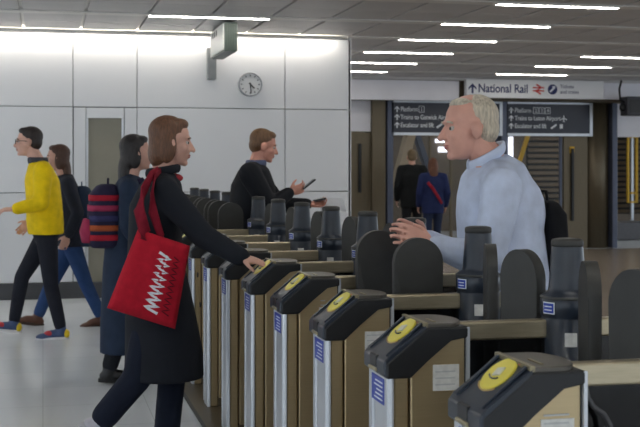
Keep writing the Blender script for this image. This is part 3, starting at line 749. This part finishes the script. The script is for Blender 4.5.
for a, b in zip(bd, bd[1:]+bd[:1]): bm.faces.new((gridv[-1, a[0], a[1]], gridv[-1, b[0], b[1]], gridv[1, b[0], b[1]], gridv[1, a[0], a[1]]))
fin('bag_body', bm, RED, tb, True)
def on_bag(u, v, h=.0): 
    bul = (.014+.038*math.sin(PI*u)**.6*math.sin(PI*min(1, v*.8+.1))**.7+.005*math.sin(9*u+4*v)*math.sin(PI*u))
    return c00.lerp(c10, u).lerp(c01.lerp(c11, u), v)-o0+V((0, -bul-h, 0))
def strokes(name, u0, u1, v0, v1, n, m, rr):
    vs = [v0+(v1-v0)*k/n for k in range(n+1)]
    pts = [on_bag(u0 if k % 2 else u1, v, .001) for k, v in enumerate(vs)]
    fine = []
    for a, b in zip(pts, pts[1:]): fine += [a.lerp(b, t/3) for t in range(3)]
    fine.append(pts[-1]); bm = bmesh.new(); a_tube(bm, fine, rr, 6, (.0025, rr)); fin(name, bm, m, tb)
strokes('white_lettering', .47, .69, .12, .82, 17, WPR, .0075)
strokes('dark_lettering', .74, .86, .13, .82, 19, cloth('maroon_print', (96, 14, 30)), .003)
shl = at(152, 170, 5.9-.10)
for off, (ua, ub) in ((0, (.2, .2)),):
    top_ = V((at(153, 173, 5.9-.15).x, 5.9-.12, at(153, 174, 5.9-.12).z+.05))-o0
    pts = [on_bag(.12, .9, -.002), on_bag(.12, 1.0), at(139, 210, yb+.0)-o0, at(144, 190, yb+.03)-o0, at(151, 176, yb+.075)-o0, at(157, 172, 5.9-.12)-o0, at(161, 178, 5.9-.06)-o0]
    tube('strap', pts, .02, DRED, tb, 8, (.006, .028))
    pts = [on_bag(.5, .92, -.09), on_bag(.45, 1.0, -.05), at(153, 212, yb+.03)-o0, at(152, 192, yb+.05)-o0, at(155, 177, yb+.10)-o0, at(160, 172, 5.9-.10)-o0]
    tube('strap', pts, .02, DRED, tb, 8, (.006, .022))

# ------------------------------------------------------------------ dark haired woman behind her
p = Person('dark-haired person in a navy coat carrying a red patterned backpack', at(128, 300, 7.94).x, 7.94, 0)
q = p.pt
J = dict(head=q(137, 153, 0), neck=q(130, 176, 0), chest=q(127, 200, 0), waist=q(126, 230, 0), hip=q(126, 255, 0),
         sh_r=q(129, 188, -.155), el_r=q(128, 226, -.23), wr_r=q(144, 252, -.22), sh_l=q(130, 187, .155), el_l=q(128, 226, .22), wr_l=q(146, 252, .22),
         hp_r=q(127, 268, -.08), kn_r=q(124, 318, -.08), an_r=q(109, 369, -.08), hp_l=q(128, 268, .08), kn_l=q(140, 318, .08), an_l=q(144, 368, .08))
J['toe_r'] = V((1, 0, -.06))
def coat2(bm):
    a_loft(bm, [(q(123, 352, 0), .15, .18), (q(125, 320, 0), .16, .19), (q(125, 270, 0), .145, .19), (q(125, 235, 0), .125, .165), (q(127, 205, 0), .125, .17), (q(129, 184, 0), .09, .14), (q(130, 176, 0), .06, .08)])
    for sd in 'rl': arm(bm, J, sd, .066, .056, .044); a_cap(bm, J['sh_'+sd], .065, q(129, 184, 0), .08)
p.build(J, gr, hairmat('dark', (34, 28, 28)), .008, dict(mat=cloth('charcoal', (30, 32, 38)), topmat=cloth('navy_coat', (38, 50, 70)), topname='coat', tv=.012), SHOE_B, coat2, H_long,
        [(J['wr_r'], (.5, 0, -.85), (0, 1, 0), 1, (.4, .5, .4)), (J['wr_l'], (.5, 0, -.85), (0, -1, 0), -1, (.4, .5, .4))], k=.97)
def backpack(label, pr, cx, y0, y1, depth, wid, cols, back_l, pocket=True):
    """pack worn on the back of pr; its middle at picture x cx, from picture row y0 down to y1"""
    a, b = at(cx, y0, pr.Y), at(cx, y1, pr.Y); h = a.z-b.z
    e = empty('backpack', (b.x, pr.Y, b.z), pr.f); tagp(e, label, 'backpack')
    bm = bmesh.new(); a_loft(bm, [((0, 0, 0), depth*.5*.8, wid*.5*.85), ((0, 0, .02), depth*.5, wid*.5), ((0, 0, h*.5), depth*.52, wid*.5), ((.0, 0, h*.85), depth*.45, wid*.46), ((.01, 0, h*.97), depth*.3, wid*.34), ((.015, 0, h), depth*.18, wid*.25)], 28, 3.2)
    fin('bag_body', bm, cols[0], e, True)
    if len(cols) > 2:
        for j, zf in enumerate((.12, .27, .42, .58, .74)):
            bm = bmesh.new(); f = 1.03 if zf < .7 else .97; a_loft(bm, [((0, 0, h*zf), depth*.5*f, wid*.5*f), ((0, 0, h*(zf+.09)), depth*.5*f, wid*.5*f)], 28, 3.2)
            fin('woven_band', bm, cols[1+j % (len(cols)-1)], e, True)
    bm = bmesh.new(); a_loft(bm, [((-depth*.5, 0, h*.08), .04, wid*.33), ((-depth*.52, 0, h*.25), .05, wid*.35), ((-depth*.5, 0, h*.45), .03, wid*.33)], 20, 3); fin('pocket', bm, cols[-1], e, True)
    for s in (-1, 1):
        tube('shoulder_strap', [(depth*.3, s*wid*.3, h*.1), (depth*.5+.10, s*wid*.42, h*.35), (depth*.5+.22, s*wid*.4, h*.75), (depth*.5+.12, s*wid*.34, h*1.06), (depth*.3, s*wid*.25, h*.92)], .02, cols[0], e, 8, (.006, .022))
    tube('grab_handle', [(.02, -.04, h-.01), (.02, -.03, h+.035), (.02, .03, h+.035), (.02, .04, h-.01)], .006, cols[0], e, 6)
    return e
backpack('red, orange and blue patterned backpack on the navy coat', p, 105, 184, 247, .22, .32, [cloth('pack_navy', (44, 40, 66)), cloth('pack_red', (172, 34, 52)), cloth('pack_orange', (168, 84, 50)), cloth('pack_blue', (56, 56, 96)), cloth('pack_pink', (160, 52, 84))], 0)

# ------------------------------------------------------------------ man in yellow
p = Person('person in a bright yellow jacket and dark glasses walking left', at(45, 300, 10.08).x, 10.08, PI)
q = p.pt
J = dict(head=q(28, 142, 0), neck=q(38, 162, 0), chest=q(42, 182, 0), waist=q(45, 212, 0), hip=q(46, 232, 0),
         sh_l=q(43, 171, .17), el_l=q(41, 203, .24), wr_l=q(15, 209, .22), sh_r=q(41, 170, -.17), el_r=q(46, 205, -.24), wr_r=q(30, 222, -.2),
         hp_l=q(47, 240, .08), kn_l=q(51, 286, .08), an_l=q(61, 329, .08), hp_r=q(44, 240, -.08), kn_r=q(22, 277, -.08), an_r=q(14, 322, -.08))
J['toe_r'] = V((1, 0, .12)); J['toe_l'] = V((1, 0, -.03))
def yjack(bm):
    a_loft(bm, [(q(46, 234, 0), .145, .195), (q(45, 220, 0), .15, .20), (q(44, 200, 0), .145, .20), (q(42, 180, 0), .14, .20), (q(40, 167, 0), .10, .16), (q(38, 161, 0), .065, .08)])
    for sd in 'rl': arm(bm, J, sd, .078, .066, .05); a_cap(bm, J['sh_'+sd], .075, q(41, 170, 0), .09)
p.build(J, skin('light', (214, 168, 150)), hairmat('darkbrown', (40, 30, 28)), .008, dict(mat=cloth('dark_denim', (34, 36, 46)), topmat=cloth('yellow', (240, 205, 10), .7, .10), topname='jacket', r=(.09, .062, .05)),
        (mat('shoe_multi', (60, 80, 120), .5), mat('sole_white', (220, 220, 224), .6), mat('shoe_yellow', (230, 200, 30), .5), mat('shoe_red', (190, 50, 60), .5)), yjack, H_short,
        [(J['wr_l'], (1, 0, -.05), (0, -.3, -1), -1, (.4, .5, .4)), (J['wr_r'], (.7, 0, -.7), (0, 1, 0), 1, (.4, .5, .4))], glasses=True)
bm = bmesh.new(); a_tube(bm, [q(38, 162, 0)+V((.07*math.cos(t), .085*math.sin(t), .01)) for t in [2*PI*k/20 for k in range(21)]], .02, 10, (.014, .03)); fin('collar', bm, cloth('grey_collar', (70, 72, 80)), p.root, True)

# ------------------------------------------------------------------ person in jeans behind
p = Person('brown-haired person in blue jeans half hidden behind the yellow jacket', at(70, 300, 10.82).x, 10.82, PI)
q = p.pt
J = dict(head=q(57, 158, 0), neck=q(64, 176, 0), chest=q(68, 195, 0), waist=q(70, 220, 0), hip=q(71, 238, 0),
         sh_l=q(68, 184, .155), el_l=q(78, 213, .22), wr_l=q(68, 236, .22), sh_r=q(67, 183, -.155), el_r=q(62, 214, -.2), wr_r=q(48, 230, -.18),
         hp_l=q(72, 246, .08), kn_l=q(86, 284, .08), an_l=q(101, 316, .08), hp_r=q(70, 246, -.08), kn_r=q(51, 284, -.08), an_r=q(38, 316, -.08))
J['toe_r'] = V((1, 0, .15)); J['toe_l'] = V((1, 0, -.2))
def jk(bm):
    a_loft(bm, [(q(72, 246, 0), .13, .18), (q(71, 222, 0), .13, .175), (q(68, 195, 0), .125, .175), (q(66, 181, 0), .085, .14), (q(64, 175, 0), .06, .08)])
    for sd in 'rl': arm(bm, J, sd, .066, .056, .044); a_cap(bm, J['sh_'+sd], .065, q(66, 181, 0), .08)
p.build(J, gr, hairmat('brunette', (74, 48, 36)), .009, dict(mat=cloth('blue_jeans', (46, 72, 116)), topmat=cloth('dark_jacket', (40, 44, 56)), r=(.09, .064, .055)), (mat('shoe_brown', (92, 58, 44), .5), mat('sole_brown', (60, 44, 36), .6)), jk, H_long,
        [(J['wr_l'], (.4, 0, -.9), (0, -1, 0), -1, (.4, .5, .4)), (J['wr_r'], (.6, 0, -.8), (0, 1, 0), 1, (.4, .5, .4))], k=.96)
backpack('plain navy backpack on the person in blue jeans', p, 84, 186, 246, .19, .30, [cloth('pack_slate', (48, 62, 84)), cloth('pack_slate', 0)], 0)

# ------------------------------------------------------------------ man with phone between the gates
ym = (YR(7)+YR(8))/2
p = Person('man in a black suit passing the gates, looking at a phone', at(258, 300, ym).x, ym, 0)
q = p.pt
J = dict(head=q(264, 146, 0), neck=q(256, 165, 0), chest=q(253, 185, 0), waist=q(253, 215, 0), hip=q(254, 240, 0),
         sh_r=q(250, 174, -.19), el_r=q(270, 207, -.24), wr_r=q(290, 192, -.16), sh_l=q(252, 172, .18), el_l=q(280, 206, .22), wr_l=q(309, 204, .14),
         hp_r=q(254, 250, -.09), kn_r=q(262, 300, -.09), an_r=q(250, 348, -.09), hp_l=q(254, 250, .09), kn_l=q(270, 298, .09), an_l=q(276, 348, .09))
def suit(bm):
    a_loft(bm, [(q(253, 258, 0), .185, .20), (q(253, 230, 0), .18, .195), (q(253, 205, 0), .178, .195), (q(253, 185, 0), .165, .205), (q(254, 170, 0), .115, .17), (q(256, 164, 0), .065, .08)])
    for sd in 'rl': arm(bm, J, sd, .088, .070, .048); a_cap(bm, J['sh_'+sd], .08, q(254, 172, 0), .09)
p.build(J, skin('ruddy', (212, 150, 130)), hairmat('chestnut', (104, 74, 48)), .006, dict(mat=cloth('suit_trousers', (24, 25, 30)), topmat=cloth('suit_black', (24, 26, 32), .8, .08), topname='suit_jacket'), SHOE_B, suit, H_short,
        [(J['wr_r'], q(306, 187, -.15)-J['wr_r'], (0, .9, .35), 1, (.45, .6, .5)), (J['wr_l'], (1, -.1, 0), (0, -.6, .8), 1, (.5, .6, .5))], head_dir=(1, -.1, -.22), eyes=(60, 70, 80))
bm = bmesh.new(); a_tube(bm, [q(256, 164, 0)+V((.07*math.cos(t), .08*math.sin(t), .005)) for t in [2*PI*k/20 for k in range(21)]], .02, 10, (.010, .026)); fin('shirt_collar', bm, cloth('collar_blue', (90, 98, 124)), p.root, True)
pc = at(309, 184, ym-.14); M = Matrix.Translation(pc) @ Matrix.Rotation(math.radians(-38), 4, 'Y')
e = empty('mobile_phone', pc); tagp(e, 'black mobile phone in the raised hand of the suited man', 'phone')
M = Matrix.Rotation(math.radians(-38), 4, 'Y')
bm = bmesh.new(); a_box(bm, -.062, .056, -.034, .034, -.006, .006, M); bev(bm, .003, 2); fin('phone_body', bm, BLK, e)
bm = bmesh.new(); a_box(bm, -.056, .050, -.030, .030, .006, .0066, M); fin('phone_screen', bm, mat('phone_glass', (40, 44, 52), .1), e)
wc = at(319, 199.5, ym+.13); e = empty('wallet', wc); tagp(e, 'small dark wallet held with the white paper by the suited man', 'wallet')
M = Matrix.Rotation(math.radians(-12), 4, 'Y')
bm = bmesh.new(); a_box(bm, -.04, .05, -.045, .045, -.006, .006, M); bev(bm, .004, 2); fin('wallet_cover', bm, BLK, e)
bm = bmesh.new(); a_box(bm, -.038, .048, -.04, .04, -.0085, -.0062, M); fin('wallet_inside', bm, SIGND, e)
bm = bmesh.new(); A, B = at(320, 206, ym+.1), at(345, 204, ym+.1)
n = 8
for i in range(n+1):
    for s_ in (0, 1):
        P = A.lerp(B, i/n); bm.verts.new(P+V((0, .16*s_-.07, .012*math.sin(i/n*PI)+.10*s_-.06)))
bm.verts.ensure_lookup_table()
for i in range(n): bm.faces.new([bm.verts[k] for k in (2*i, 2*i+2, 2*i+3, 2*i+1)])
bmesh.ops.solidify(bm, geom=list(bm.faces), thickness=.003)
tagp(fin('paper_sheet', bm, WPR, None, False), 'folded white paper sheet held out by the suited man', 'paper')

# ------------------------------------------------------------------ man in blue shirt
yb = (YR(1)+YR(2))/2
p = Person('grey-haired man in a pale blue shirt coming through the open gate', at(505, 300, yb).x, yb, PI)
q = p.pt
J = dict(head=q(468, 128, 0), neck=q(487, 156, 0), chest=q(498, 195, 0), waist=q(507, 250, 0), hip=q(510, 295, 0),
         sh_l=q(502, 188, .20), el_l=q(490, 257, .235), wr_l=q(432, 247, .17), sh_r=q(496, 182, -.17), el_r=q(468, 258, -.21), wr_r=q(425, 240, -.1),
         hp_l=q(511, 310, .09), kn_l=q(490, 405, .09), an_l=q(505, 505, .09), hp_r=q(511, 310, -.09), kn_r=q(520, 405, -.09), an_r=q(556, 490, -.09))
J['toe_r'] = V((1, 0, -.35))
def shirt(bm):
    a_loft(bm, [(q(508, 312, 0), .155, .185), (q(507, 280, 0), .165, .19), (q(502, 245, 0), .175, .165), (q(498, 212, 0), .165, .165), (q(496, 190, 0), .15, .175, -.15), (q(492, 170, 0), .115, .165, -.25), (q(488, 160, 0), .074, .085, -.35)])
    for sd in 'rl': arm(bm, J, sd, .080, .062, .045); a_cap(bm, J['sh_'+sd], .078, q(496, 176, 0), .09)
    a_ell(bm, q(514, 214, 0), (.12, .15, .17))
def H_grey(bm, E_, P):
    E_((-.034, 0, .042), (.085, .080, .080)); E_((-.06, 0, -.005), (.055, .077, .065)); E_((.015, 0, .088), (.05, .055, .024))
p.build(J, skin('pink', (214, 160, 142)), hairmat('silver', (196, 184, 164)), .0055, dict(mat=cloth('trousers_dark', (30, 32, 40)), topmat=cloth('pale_blue_shirt', (196, 206, 228), .75, .10), topname='shirt', tv=.009), SHOE_B, shirt, H_grey,
        [(J['wr_l'], q(404, 233, .17)-J['wr_l'], (0, -.9, -.4), -1, (.3, .4, .35)), (J['wr_r'], q(400, 228, -.1)-J['wr_r'], (0, .9, -.4), 1, (.3, .4, .35))], k=1.07, head_dir=(1, 0, -.06), eyes=(70, 84, 96))
bm = bmesh.new(); a_tube(bm, [q(487, 156, 0)+V((.068*math.cos(t)+.004, .074*math.sin(t), -.04*math.cos(t))) for t in [2*PI*k/24 for k in range(25)]], .02, 10, (.008, .022)); fin('collar', bm, cloth('pale_blue_shirt', 0), p.root, True)
for sd in 'lr':
    d = (J['wr_'+sd]-J['el_'+sd]).normalized(); bm = bmesh.new(); a_cap(bm, J['wr_'+sd]-d*.055, .047, J['wr_'+sd]-d*.02, .046, 18); fin('cuff', bm, cloth('pale_blue_shirt', 0), p.root, True)
backpack('black backpack on the back of the man in the blue shirt', p, 548, 200, 290, .10, .26, [cloth('pack_black', (20, 20, 24)), cloth('pack_black', 0)], 0)

# ------------------------------------------------------------------ two people by the far doors
def standing(label, x, Y, k, facing, topm, legm, hairm, hairf, nm='jacket'):
    p = Person(label, at(x, 200, Y).x, Y, facing)
    v = lambda f, l, u: V((f, l, u))*k
    J = dict(head=v(.02, 0, 1.63), neck=v(-.01, 0, 1.50), chest=v(-.01, 0, 1.33), waist=v(0, 0, 1.10), hip=v(0, 0, .94), sh_r=v(-.01, -.18, 1.43), el_r=v(-.04, -.25, 1.15), wr_r=v(.08, -.24, .92),
             sh_l=v(-.01, .18, 1.43), el_l=v(-.04, .25, 1.15), wr_l=v(.08, .24, .92), hp_r=v(0, -.09, .90), kn_r=v(.08, -.09, .50), an_r=v(.06, -.09, .09), hp_l=v(0, .09, .90), kn_l=v(.0, .09, .48), an_l=v(-.12, .09, .11))
    J['toe_l'] = V((1, 0, -.15))
    def top(bm):
        a_loft(bm, [(v(0, 0, .80), .14*k, .19*k), (v(0, 0, .95), .14*k, .195*k), (v(0, 0, 1.12), .125*k, .175*k), (v(-.01, 0, 1.32), .13*k, .195*k), (v(-.01, 0, 1.45), .09*k, .15*k), (v(-.01, 0, 1.51), .06*k, .08*k)])
        for sd in 'rl': arm(bm, J, sd, .072*k, .058*k, .045*k); a_cap(bm, J['sh_'+sd], .07*k, v(-.01, 0, 1.44), .085*k)
    p.build(J, gr, hairm, .012, dict(mat=legm, topmat=topm, topname=nm, tv=.014), SHOE_B, top, hairf, [(J['wr_r'], (.4, 0, -.9), (0, 1, 0), 1, (.4, .5, .4)), (J['wr_l'], (.4, 0, -.9), (0, -1, 0), -1, (.4, .5, .4))], k=k)
    return p
p1 = standing('person in black standing by the glass doors, seen from behind', 412, 18.0, .955, math.radians(80), cloth('black_anorak', (24, 26, 28)), cloth('black_trousers', (26, 26, 30)), hairmat('greying', (110, 92, 66)), H_short)
p2 = standing('long-haired person in a navy jacket with a red strap by the glass doors', 433, 17.2, .875, math.radians(84), cloth('navy_jacket', (34, 44, 84)), cloth('jeans_dark', (40, 50, 76)), hairmat('auburn', (96, 58, 38)), H_long)
e = p2
bm = bmesh.new()
a_tube(bm, [V((-.14, .12, 1.30))*.9+V((0, 0, .0)), V((-.155, .05, 1.22))*.9, V((-.16, -.04, 1.08))*.9, V((-.15, -.12, .95))*.9], .02, 8, (.008, .025)); fin('bag_strap', bm, cloth('strap_bright_red', (140, 30, 48)), p2.root, True)
